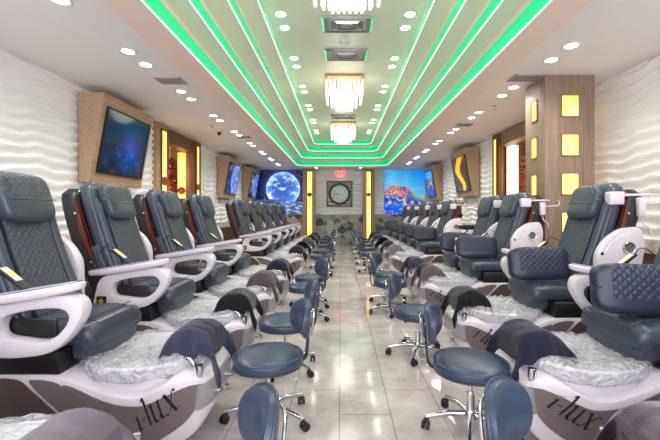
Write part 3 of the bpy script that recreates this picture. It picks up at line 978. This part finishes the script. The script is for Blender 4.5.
    # --- backrest
    bm = B(); backloft(bm, .02, lambda q: .255-.03*max(0, q-.75)/.25, .15, .0, 1.0, hollow=.025); b_ = link('backrest', bm, M_leather, t)
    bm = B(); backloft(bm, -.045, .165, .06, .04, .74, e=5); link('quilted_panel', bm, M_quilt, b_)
    bm = B()
    for s in (-1, 1):
        pts = []
        for q in range(13):
            tt = .05 + .8*q/12; u, z = backspine(tt); pts.append((-(u-.035), s*.215, z))
        tube(bm, pts, [.012]+[.034]*11+[.012], 10)
    link('side_bolster', bm, M_leather, b_)
    bm = B()
    def pil(p): return p
    u, z = backspine(.84)
    Mx = Matrix.Translation((-(u-.085), 0, z-.02)) @ Matrix.Rotation(-.30, 4, 'Y')
    superell(bm, (0, 0, 0), (.055, .185, .155), 4.5, 32, 18, M=Mx); 
    bm.faces.ensure_lookup_table(); Mi = Mx.inverted()
    for f in bm.faces: f.material_index = 1 if (Mi @ f.calc_center_median()).z < -.02 else 0
    hc = link('head_cushion', bm, [M_quilt, M_leather], t)
    # lower plain band of the head cushion
    bm = B(); tube(bm, [tuple(Mx @ Vector((.056, y, -.02))) for y in (-.17, 0, .17)], .004, 6); link('seam', bm, M_leather, hc)
    # --- rear shell
    bm = B()
    backloft(bm, .165, lambda q: .276-.03*max(0, q-.7)/.3, lambda q: .21-.05*abs(q-.5), -.16, .94, e=3.6); link('rear_shell', bm, M_black, t)
    for s in (-1, 1):
        pl = []
        for q in range(9):
            tt = .24 + .60*q/8; u, z = backspine(tt); pl.append((-(u+.075), z))
        for q in range(8, -1, -1):
            tt = .24 + .60*q/8; u, z = backspine(tt); pl.append((-(u+.068+.015+.045*math.sin(q/8*PI)), z))
        bm = B(); plate(bm, pl, *(sorted((s*.262, s*.288))), bev=.006); w_ = link('wooden_side', bm, M_mahog, t)
        bm = B()
        for tt in (.30, .72):
            u, z = backspine(tt); lathe(bm, [(0, .006), (.009, .005), (.010, 0), (0, 0)], seg=10, M=Matrix.Translation((-(u+.115), s*.288, z)) @ Matrix.Rotation(-s*PI/2, 4, 'X'))
        link('screw_cap', bm, M_chrome, w_)
        u, z = backspine(.33); bm = B(); box(bm, -.03, .03, -.02, .02, -.11, .11, .012, 3, M=Matrix.Translation((-(u+.045), s*.275, z)) @ Matrix.Rotation(-.33, 4, 'Y')); link('side_pad', bm, M_leather, t)
    # --- lowered armrest (right hand side of the sitter)
    outer = [(1.20, .55), (1.14, .80), (.74, .875), (.62, .865), (.585, .78), (.66, .65), (.76, .56), (.95, .535)]
    hole = [(1.05, .65), (1.03, .75), (.90, .785), (.76, .80), (.685, .79), (.665, .74), (.735, .65), (.82, .62)]
    O = [(-p[0], p[1]) for p in roundpoly(outer, .075)]; Hh = [(-p[0], p[1]) for p in roundpoly(hole, .06)]
    bm = B(); plate(bm, O, -.375, -.285, Hh, bev=.018); arm = link('armrest', bm, M_white, t)
    arm['label'] = 'lowered white armrest with an oval opening'
    def star(parent, u, z, y, s):
        bm = B(); box(bm, -u-.037, -u+.037, min(y, y+s*.004), max(y, y+s*.004), z-.037, z+.037); pb = link('badge', bm, M_black, parent)
        bm = B()
        pts = [(-u + (.03 if i % 2 == 0 else .0125)*math.sin(i*PI/5), z + (.03 if i % 2 == 0 else .0125)*math.cos(i*PI/5)) for i in range(10)]
        va = [bm.verts.new((x, y+s*.0045, zz)) for x, zz in pts]; vb = [bm.verts.new((x, y+s*.007, zz)) for x, zz in pts]
        bm.faces.new(va); bm.faces.new(vb)
        for i in range(10): bm.faces.new((va[i], va[(i+1) % 10], vb[(i+1) % 10], vb[i]))
        bm.faces.ensure_lookup_table()
        bmj = bm
        me_ = pb.data; o2 = link('badge', bmj, M_gold, None, False)
        # join star into the badge part as a second material
        b3 = bmesh.new(); b3.from_mesh(me_); n0 = len(b3.faces); b3.from_mesh(o2.data)
        b3.faces.ensure_lookup_table()
        for f in b3.faces[n0:]: f.material_index = 1
        b3.to_mesh(me_); b3.free(); me_.materials.append(M_gold); bpy.data.objects.remove(o2)
    star(arm, 1.115, .61, -.375, -1)
    # tray on the lowered armrest
    tr = []
    for i in range(32):
        a = 2*PI*i/32; tr.append((.32*math.copysign(abs(math.cos(a))**.8, math.cos(a)), .085*math.sin(a)*(1+.25*math.cos(a))))
    Mt = Matrix.Translation((-.92, -.345, .878)) @ Matrix.Rotation(-.16, 4, 'Y')
    bm = B(); loft(bm, [[Mt @ Vector((x*sc2, y*sc2, z)) for x, y in tr] for sc2, z in ((.86, -.036), (.97, -.026), (1, -.010), (1, .004), (.97, .010))]); ty = link('tray', bm, M_white, t)
    bm = B(); loft(bm, [[Mt @ Vector((x*.95, y*.90, .0105)) for x, y in tr], [Mt @ Vector((x*.95, y*.90, .014)) for x, y in tr]]); link('blue_inlay', bm, M_blue, ty)
    bm = B(); loft(bm, [[Mt @ Vector((x*.93, y*.52-.022, .0142)) for x, y in tr], [Mt @ Vector((x*.93, y*.52-.022, .017)) for x, y in tr]]); link('tray_mat', bm, M_white, ty)
    # remote
    Mr = Matrix.Translation((-.97, -.34, .945)) @ Matrix.Rotation(math.radians(38), 4, 'Y')
    bm = B(); box(bm, -.105, .105, -.028, .028, -.012, .010, .008, 3, M=Mr); rm = link('remote_control', bm, M_black, t)
    bm = B(); box(bm, -.09, .02, -.022, .022, .010, .012, .001, 1, M=Mr); link('remote_face', bm, mat('remote_silver', (206, 204, 200), .4), rm)
    bm = B(); box(bm, -.055, -.015, -.018, .018, .012, .0135, .0005, 1, M=Mr); link('remote_display', bm, emis('remote_yellow', (240, 196, 80), .5), rm)
    bm = B(); box(bm, -.02, .02, -.03, .03, -.035, .0, .006, M=Matrix.Translation((-.88, -.34, .872))); link('remote_holder', bm, M_ventw, t)
    bm = B(); tube(bm, catmull([tuple(Mr @ Vector((-.105, 0, 0))), (-1.08, -.32, 1.05), (-1.13, -.30, 1.03), (-1.19, -.29, .95), (-1.22, -.28, .86)]), .0035, 6); link('cord', bm, M_black, t)
    # --- raised armrest (left hand side of the sitter)
    ro = [(1.07, .47), (1.08, .965), (1.15, 1.08), (1.27, 1.165), (1.43, 1.185), (1.47, 1.05), (1.43, .80), (1.26, .58), (1.16, .465)]
    O = [(-p[0], p[1]) for p in roundpoly(ro, .05)]
    bm = B(); plate(bm, O, .285, .365, bev=.022); arm2 = link('armrest', bm, M_white, t)
    arm2['label'] = 'raised white armrest panel with a round cup opening'
    inn = [(-(1.26 + (-p[0]-1.26)*.80), .88 + (p[1]-.88)*.84) for p in O]
    bm = B(); plate(bm, inn, .36, .372, bev=.006); link('armrest_cover', bm, M_white, arm2)
    bm = B(); lathe(bm, [(.036, .0), (.036, .012), (.047, .014), (.052, .008), (.054, 0)], seg=28, M=Matrix.Translation((-1.32, .37, 1.01)) @ Matrix.Rotation(-PI/2, 4, 'X')); link('cup_ring', bm, M_chrome, arm2)
    bm = B(); lathe(bm, [(0, .004), (.037, .004), (.037, 0), (0, 0)], seg=24, M=Matrix.Translation((-1.32, .372, 1.01)) @ Matrix.Rotation(-PI/2, 4, 'X')); link('speaker_mesh', bm, M_speaker, arm2)
    star(arm2, 1.13, .59, .365, 1)
    bm = B(); lathe(bm, [(0, .006), (.012, .005), (.013, 0), (0, 0)], seg=12, M=Matrix.Translation((-1.11, .365, .965)) @ Matrix.Rotation(-PI/2, 4, 'X')); link('button', bm, M_black, arm2)
    return t

def make_holder(t):
    # white accessory arm clamped beside the headrest (right row)
    bm = B(); box(bm, -1.36, -1.24, .20, .28, 1.36, 1.47, .012, 3); h = link('accessory_box', bm, M_white, t)
    bm = B(); cyl(bm, (-1.34, .24, 1.44), (-1.60, .24, 1.445), .012, 12); cyl(bm, (-1.50, .24, 1.37), (-1.70, .25, 1.375), .010, 12)
    tube(bm, catmull([(-1.60, .24, 1.445), (-1.70, .245, 1.44), (-1.72, .25, 1.41), (-1.70, .25, 1.375)]), .006, 8)
    link('accessory_arm', bm, M_white, t)
    bm = B(); box(bm, -1.52, -1.46, .255, .30, 1.26, 1.42, .008); link('bracket', bm, M_white, t)
    bm = B(); tube(bm, catmull([(-1.49, .28, 1.26), (-1.50, .29, 1.2), (-1.54, .30, 1.17), (-1.56, .30, 1.10)]), .006, 6); link('cable', bm, M_white, t)

def make_liner():
    bm = B()
    seg = 72; prof = [(1.00, -.075), (1.035, -.05), (1.06, -.03), (1.06, -.01), (1.03, .006), (.97, .018), (.9, .024), (.8, .022), (.68, .014), (.55, .006), (.42, 0), (.3, -.004), (.2, -.006), (.1, -.006), (.01, -.006)]
    rings = []
    for i, (r, z) in enumerate(prof):
        ring = []
        for k2 in range(seg):
            a = 2*PI*k2/seg
            w = noise.noise(Vector((math.cos(a)*5, math.sin(a)*5, i*.35)))
            w2 = noise.noise(Vector((math.cos(a)*13, math.sin(a)*13, i*.9)))
            w3 = noise.noise(Vector((math.cos(a)*22, math.sin(a)*22, i*.25)))
            rr = r*(1 + .02*w + .02*w2*(r > .9))
            ring.append((-.43 + rr*.33*1.06*math.cos(a), rr*.33*.96*math.sin(a), .466 + z + .012*w + (.010*w2 + .012*w3)*min(1, r*1.3) + (.012*noise.noise(Vector((rr*math.cos(a)*7, rr*math.sin(a)*7, 2))))))
        rings.append(ring)
    loft(bm, rings)
    return link('basin_liner', bm, M_liner, angle=50)

def make_towel(seed, m):
    bm = B(); rows = []
    nv, nu = 44, 36
    for j in range(nv+1):
        v = -.345 + .69*j/nv
        av = abs(v); drop = max(0, av-.115); y = math.copysign(min(av, .115) + .05*(1-math.exp(-drop*14)) , v)
        row = []
        for i in range(nu+1):
            th = math.radians(-112 + 224*i/nu)
            a_, b_ = .138, .094
            flare = drop*.25
            x = -.155 + (a_+flare)*math.sin(th)*(1 if abs(th) < PI/2 else 1); z = .525 + b_*math.cos(th)
            ex = max(0, abs(math.degrees(th))-80)/32
            z -= ex*.055
            f1 = noise.noise(Vector((th*2.2, seed*3.1, v*2)))
            f2 = noise.noise(Vector((th*4.5, seed*5.7+9, v*4)))
            zz = z - drop*(.62 + .25*f1)
            wr = min(1, drop*7)
            y2 = y + math.copysign((.028*f2 + .018*f1)*wr, v)
            x2 = x + .02*f1*wr + .006*f2
            zz += .008*noise.noise(Vector((x*14, v*14, seed*2)))
            # keep the skirt from closing flat: push out where it folds
            zz = max(zz, .285 + .03*f1)
            row.append((x2, y2, zz))
        rows.append(row)
    loft(bm, rows, cap=False, closed=False)
    bmesh.ops.solidify(bm, geom=bm.faces[:], thickness=-.007)
    return link('towel', bm, m, angle=75)

def make_bolster():
    t = thing('bolster_cushion', '', 'cushion')
    bm = B()
    def fn(p):
        k_ = 1 - .13*abs(p.x)**3
        w = 1 + .05*noise.noise(p*3)
        return Vector((p.x*(1+.05*(abs(p.z)*abs(p.y))), p.y*k_*w*(1-.15*abs(p.x)**6), p.z*(1-.10*(1-abs(p.x))**2*0-.04*abs(p.x)**4)*w))
    superell(bm, (0, 0, 0), (.25, .072, .145), 4.6, 44, 24, fn=fn)
    for f in bm.faces:
        f.material_index = 0 if abs(f.calc_center_median().x) < .17 and f.calc_center_median().z > -.06 else 1
    link('cover', bm, [M_quilt_x, M_cushion], t)
    for s in (-1, 1):
        bm = B()
        for q in range(8):
            a = q*PI/4; tube(bm, [(s*.225, .05*math.cos(a), .09*math.sin(a)), (s*.243, .02*math.cos(a), .035*math.sin(a)), (s*.252, 0, 0)], .006, 6)
        link('gathered_end', bm, M_cushion, t)
    return t

# ------------------------------------------------------------------ stool (backrest towards +x)
def make_stool():
    t = thing('pedicure_stool', '', 'stool')
    bm = B(); lathe(bm, [(0, .345), (.19, .345), (.208, .352), (.215, .365), (.215, .395), (.21, .408), (.195, .418), (.16, .424), (0, .428)], seg=48); st = link('seat', bm, M_stool, t)
    bm = B()
    for z in (.353, .410): tube(bm, [(.2145*math.cos(2*PI*i/48), .2145*math.sin(2*PI*i/48), z) for i in range(49)], .0035, 6)
    link('seat_piping', bm, M_stool, st)
    bm = B(); cyl(bm, (0, 0, .19), (0, 0, .345), .014, 16); cyl(bm, (0, 0, .08), (0, 0, .22), .026, 20); box(bm, -.09, .09, -.06, .06, .332, .345, .003); link('gas_lift', bm, M_chrome, t)
    bm = B(); tube(bm, [(.02, .03, .325), (.1, .1, .31)], .006, 8); link('height_lever', bm, M_black, t)
    bm = B(); lathe(bm, [(0, .115), (.035, .115), (.045, .09), (.045, .07), (0, .065)], seg=20)
    for q in range(5):
        a = 2*PI*q/5 + .35; c, s = math.cos(a), math.sin(a)
        tube(bm, [(c*.03, s*.03, .092), (c*.12, s*.12, .094), (c*.22, s*.22, .078), (c*.265, s*.265, .068)], [.020, .018, .015, .013], 10)
    link('star_base', bm, M_chrome, t)
    for q in range(5):
        a = 2*PI*q/5 + .35; c, s = math.cos(a)*.262, math.sin(a)*.262
        b = a + 1.1; dx, dy = math.cos(b), math.sin(b)
        bm = B()
        for e in (-.014, .014):
            cyl(bm, (c-dy*(e-.007)+dx*.01, s+dx*(e-.007)+dy*.01, .025), (c-dy*(e+.007)+dx*.01, s+dx*(e+.007)+dy*.01, .025), .025, 16)
        cyl(bm, (c, s, .03), (c, s, .07), .008, 8); box(bm, c-.016, c+.016, s-.016, s+.016, .038, .056, .006)
        link('caster', bm, M_black, t)
    # back support
    bm = B(); path = catmull([(.08, 0, .338), (.19, 0, .335), (.245, 0, .36), (.258, 0, .44), (.264, 0, .52), (.262, 0, .60)], 5)
    tube(bm, path, .007, 10, flat=4.0); link('back_bar', bm, M_bar, t)
    bm = B()
    rings = []
    def pad(off, k_): 
        out = []
        for i in range(40):
            a = 2*PI*i/40; e = 2.6
            y = math.copysign(abs(math.cos(a))**(2/e), math.cos(a))*.15*k_; z = math.copysign(abs(math.sin(a))**(2/e), math.sin(a))*.118*k_*(1+.08*math.sin(a))
            out.append((.238 - 1.9*y*y + off + .03*(z/.12)**2*.3 + .10*z*.6, y, .60+z))
        return out
    rings = [pad(-.030, .02), pad(-.032, .5), pad(-.028, .85), pad(-.018, .97), pad(0, 1), pad(.014, .97), pad(.020, .85), pad(.022, .5), pad(.022, .02)]
    loft(bm, rings); bk = link('backrest', bm, M_stool, t)
    bm = B(); tube(bm, [Vector(p)+Vector((.004, 0, 0)) for p in pad(.004, 1.0)] + [Vector(pad(.004, 1.0)[0])+Vector((.004, 0, 0))], .006, 8); link('backrest_rim', bm, M_stool, bk)
    bm = B()
    lp = [(.278, -.03, .50), (.284, -.035, .57), (.291, -.03, .64), (.294, 0, .66), (.291, .03, .64), (.284, .035, .57), (.278, .03, .50)]
    tube(bm, catmull(lp, 5), .007, 8); link('chrome_loop', bm, M_chrome, bk)
    return t

# ------------------------------------------------------------------ place the rows
LTIP, RTIP = -.74, .99
LY = [1.2, 2.31, 3.28, 4.32, 5.45, 7.6, 8.75, 10.0, 11.3, 12.7]
RY = [1.24, 2.27, 3.38, 4.90, 5.72, 7.9, 8.95, 10.2, 11.6, 12.9]
LT = ['mauve', 'navy', 'charcoal', 'taupe', 'navy', 'plum', 'navy', 'taupe', 'charcoal', 'navy']
RT = ['mauve', 'navy', 'charcoal', 'taupe', 'navy', 'mauve', 'navy', 'charcoal', 'navy', 'charcoal']
CN = {'mauve': 'mauve grey', 'navy': 'dark navy', 'charcoal': 'charcoal', 'taupe': 'brownish grey', 'plum': 'dark plum'}
def od(i): return ['nearest to the camera', 'second from the camera', 'third from the camera', 'fourth from the camera', 'fifth from the camera', 'sixth from the camera', 'seventh from the camera', 'eighth from the camera', 'third last before the back wall' if False else 'ninth from the camera', 'farthest, by the back wall'][i]
spaL = make_spa()
spaR = dup(spaL); make_holder(spaR)
linerP = make_liner()
tows = {}
def towel_proto(c, sd):
    key = (c, sd)
    if key not in tows:
        tows[key] = make_towel(sd, TOW[c]); return tows[key]
    o = tows[key].copy(); COL.objects.link(o); return o
bol = make_bolster()
stoolP = make_stool()
used = set()
def inst(p):
    if p.name in used: return dup(p)
    used.add(p.name); return p
for side, ys, tip, rz, cols, proto in (('left', LY, LTIP, 0, LT, spaL), ('right', RY, RTIP, PI, RT, spaR)):
    for i, y in enumerate(ys):
        o = inst(proto); o.location = (tip, y, 0); o.rotation_euler.z = rz
        o['label'] = 'white pedicure spa chair with slate quilted leather, %s row, %s' % (side, od(i)); o['category'] = 'pedicure chair'; o['group'] = 'pedicure spa chairs in the %s row' % side
        l = inst(linerP); l.location = (tip, y, 0); l.rotation_euler.z = rz + (0 if side == 'left' else 0)
        tag(l, 'crinkled clear plastic liner over the foot basin, %s row, %s' % (side, od(i)), 'plastic liner', 'plastic basin liners')
        w = towel_proto(cols[i], i % 2); w.location = (tip + random.uniform(-.01, .01), y + random.uniform(-.01, .01), 0); w.rotation_euler.z = rz + random.uniform(-.06, .06)
        tag(w, '%s towel draped over the footrest, %s row, %s' % (CN[cols[i]], side, od(i)), 'towel', 'towels draped over the footrests')
        if side == 'right' and i > 0:
            b = inst(bol); b.location = (RTIP+.755, y - .06, .845); b.rotation_euler = (math.radians(-10), math.radians([0, 2, -2, 1, 3, 0, -1, 2, 1, 0][i]), math.radians([0, -6, -8, -10, -4, -6, -8, -5, -6, -6][i]))
            tag(b, 'dark blue quilted bolster on the seat, right row, %s' % od(i), 'cushion', 'quilted bolster cushions')
bol_first = None
SL = [(-.45, 1.09, 28), (-.455, 2.35, 24), (-.46, 3.11, 15), (-.42, 4.55, 30), (-.42, 5.2, 20), (-.42, 7.7, 15), (-.44, 8.7, 25), (-.42, 10.1, 15), (-.43, 11.4, 22), (-.43, 12.6, 18)]
SR = [(.70, 1.09, 135), (.775, 2.25, 158), (.70, 3.42, 158), (.64, 4.85, 172), (.70, 5.4, 150), (.66, 8.1, 165), (.66, 9.3, 155), (.66, 10.4, 165), (.64, 11.6, 160), (.64, 12.8, 165)]
for side, lst in (('left', SL), ('right', SR)):
    for i, (x, y, a) in enumerate(lst):
        o = inst(stoolP); o.location = (x, y, 0); o.rotation_euler.z = math.radians(a)
        tag(o, 'round blue-grey rolling stool, %s side of aisle, %s' % (side, od(i)), 'stool', 'rolling stools along the aisle')

# cart behind the gap of the right row
t = thing('storage_cart', 'white storage cart with a black tray in the gap of the right row', 'cart', (2.45, 6.9, 0))
bm = B(); box(bm, -.25, .25, -.2, .2, .08, .98, .012); link('cabinet', bm, M_white, t)
for z in (.2, .48, .74):
    bm = B(); box(bm, -.23, .23, -.212, -.2, z, z+.22, .004); d = link('drawer', bm, M_white, t)
    bm = B(); box(bm, -.06, .06, -.225, -.212, z+.15, z+.17, .004); link('handle', bm, M_chrome, d)
bm = B(); box(bm, -.24, .24, -.18, .18, .98, 1.0, .004)
for a in ((-.24, -.225, -.18, .18), (.225, .24, -.18, .18), (-.24, .24, -.18, -.165), (-.24, .24, .165, .18)): box(bm, *a, .99, 1.05, .003)
link('tray_top', bm, M_black, t)
for x in (-.2, .2):
    for y in (-.16, .16):
        bm = B(); cyl(bm, (x, y-.012, .028), (x, y+.012, .028), .028, 14); box(bm, x-.012, x+.012, y-.02, y+.02, .04, .082, .003); link('caster', bm, M_black, t)

# ------------------------------------------------------------------ light from the shop front behind the camera, lobby lights, world
lamp('shopfront_daylight', 'AREA', (0, Y0+.1, 1.7), 115, (.93, .92, 1.0), (math.radians(90), 0, 0), shape='RECTANGLE', size=6.4, size_y=2.4)
lamp('lobby_light_left', 'POINT', (-4.6, 7.8, 2.4), 50, (1, .78, .5), shadow_soft_size=.2)
lamp('lobby_light_right', 'POINT', (4.6, 6.6, 2.4), 60, (1, .78, .5), shadow_soft_size=.2)
w = bpy.data.worlds.new('world'); sc.world = w; w.use_nodes = True
bg = w.node_tree.nodes['Background']; bg.inputs[0].default_value = (.92, .94, 1, 1); bg.inputs[1].default_value = .85

# ------------------------------------------------------------------ camera
cam = bpy.data.cameras.new('camera'); co = bpy.data.objects.new('camera', cam); COL.objects.link(co)
cam.sensor_width = 36; cam.lens = 36*375/660
co.location = (0, 0, 1.3); co.rotation_euler = (PI/2, 0, 0)
cam.shift_x = -(341-330)/660; cam.shift_y = -(220-212)/660
cam.clip_start = .05
sc.camera = co
sc.view_settings.view_transform = 'Standard'; sc.view_settings.look = 'None'
sc.view_settings.exposure = 0.6; sc.view_settings.gamma = 1; sc.view_settings.use_curve_mapping = False
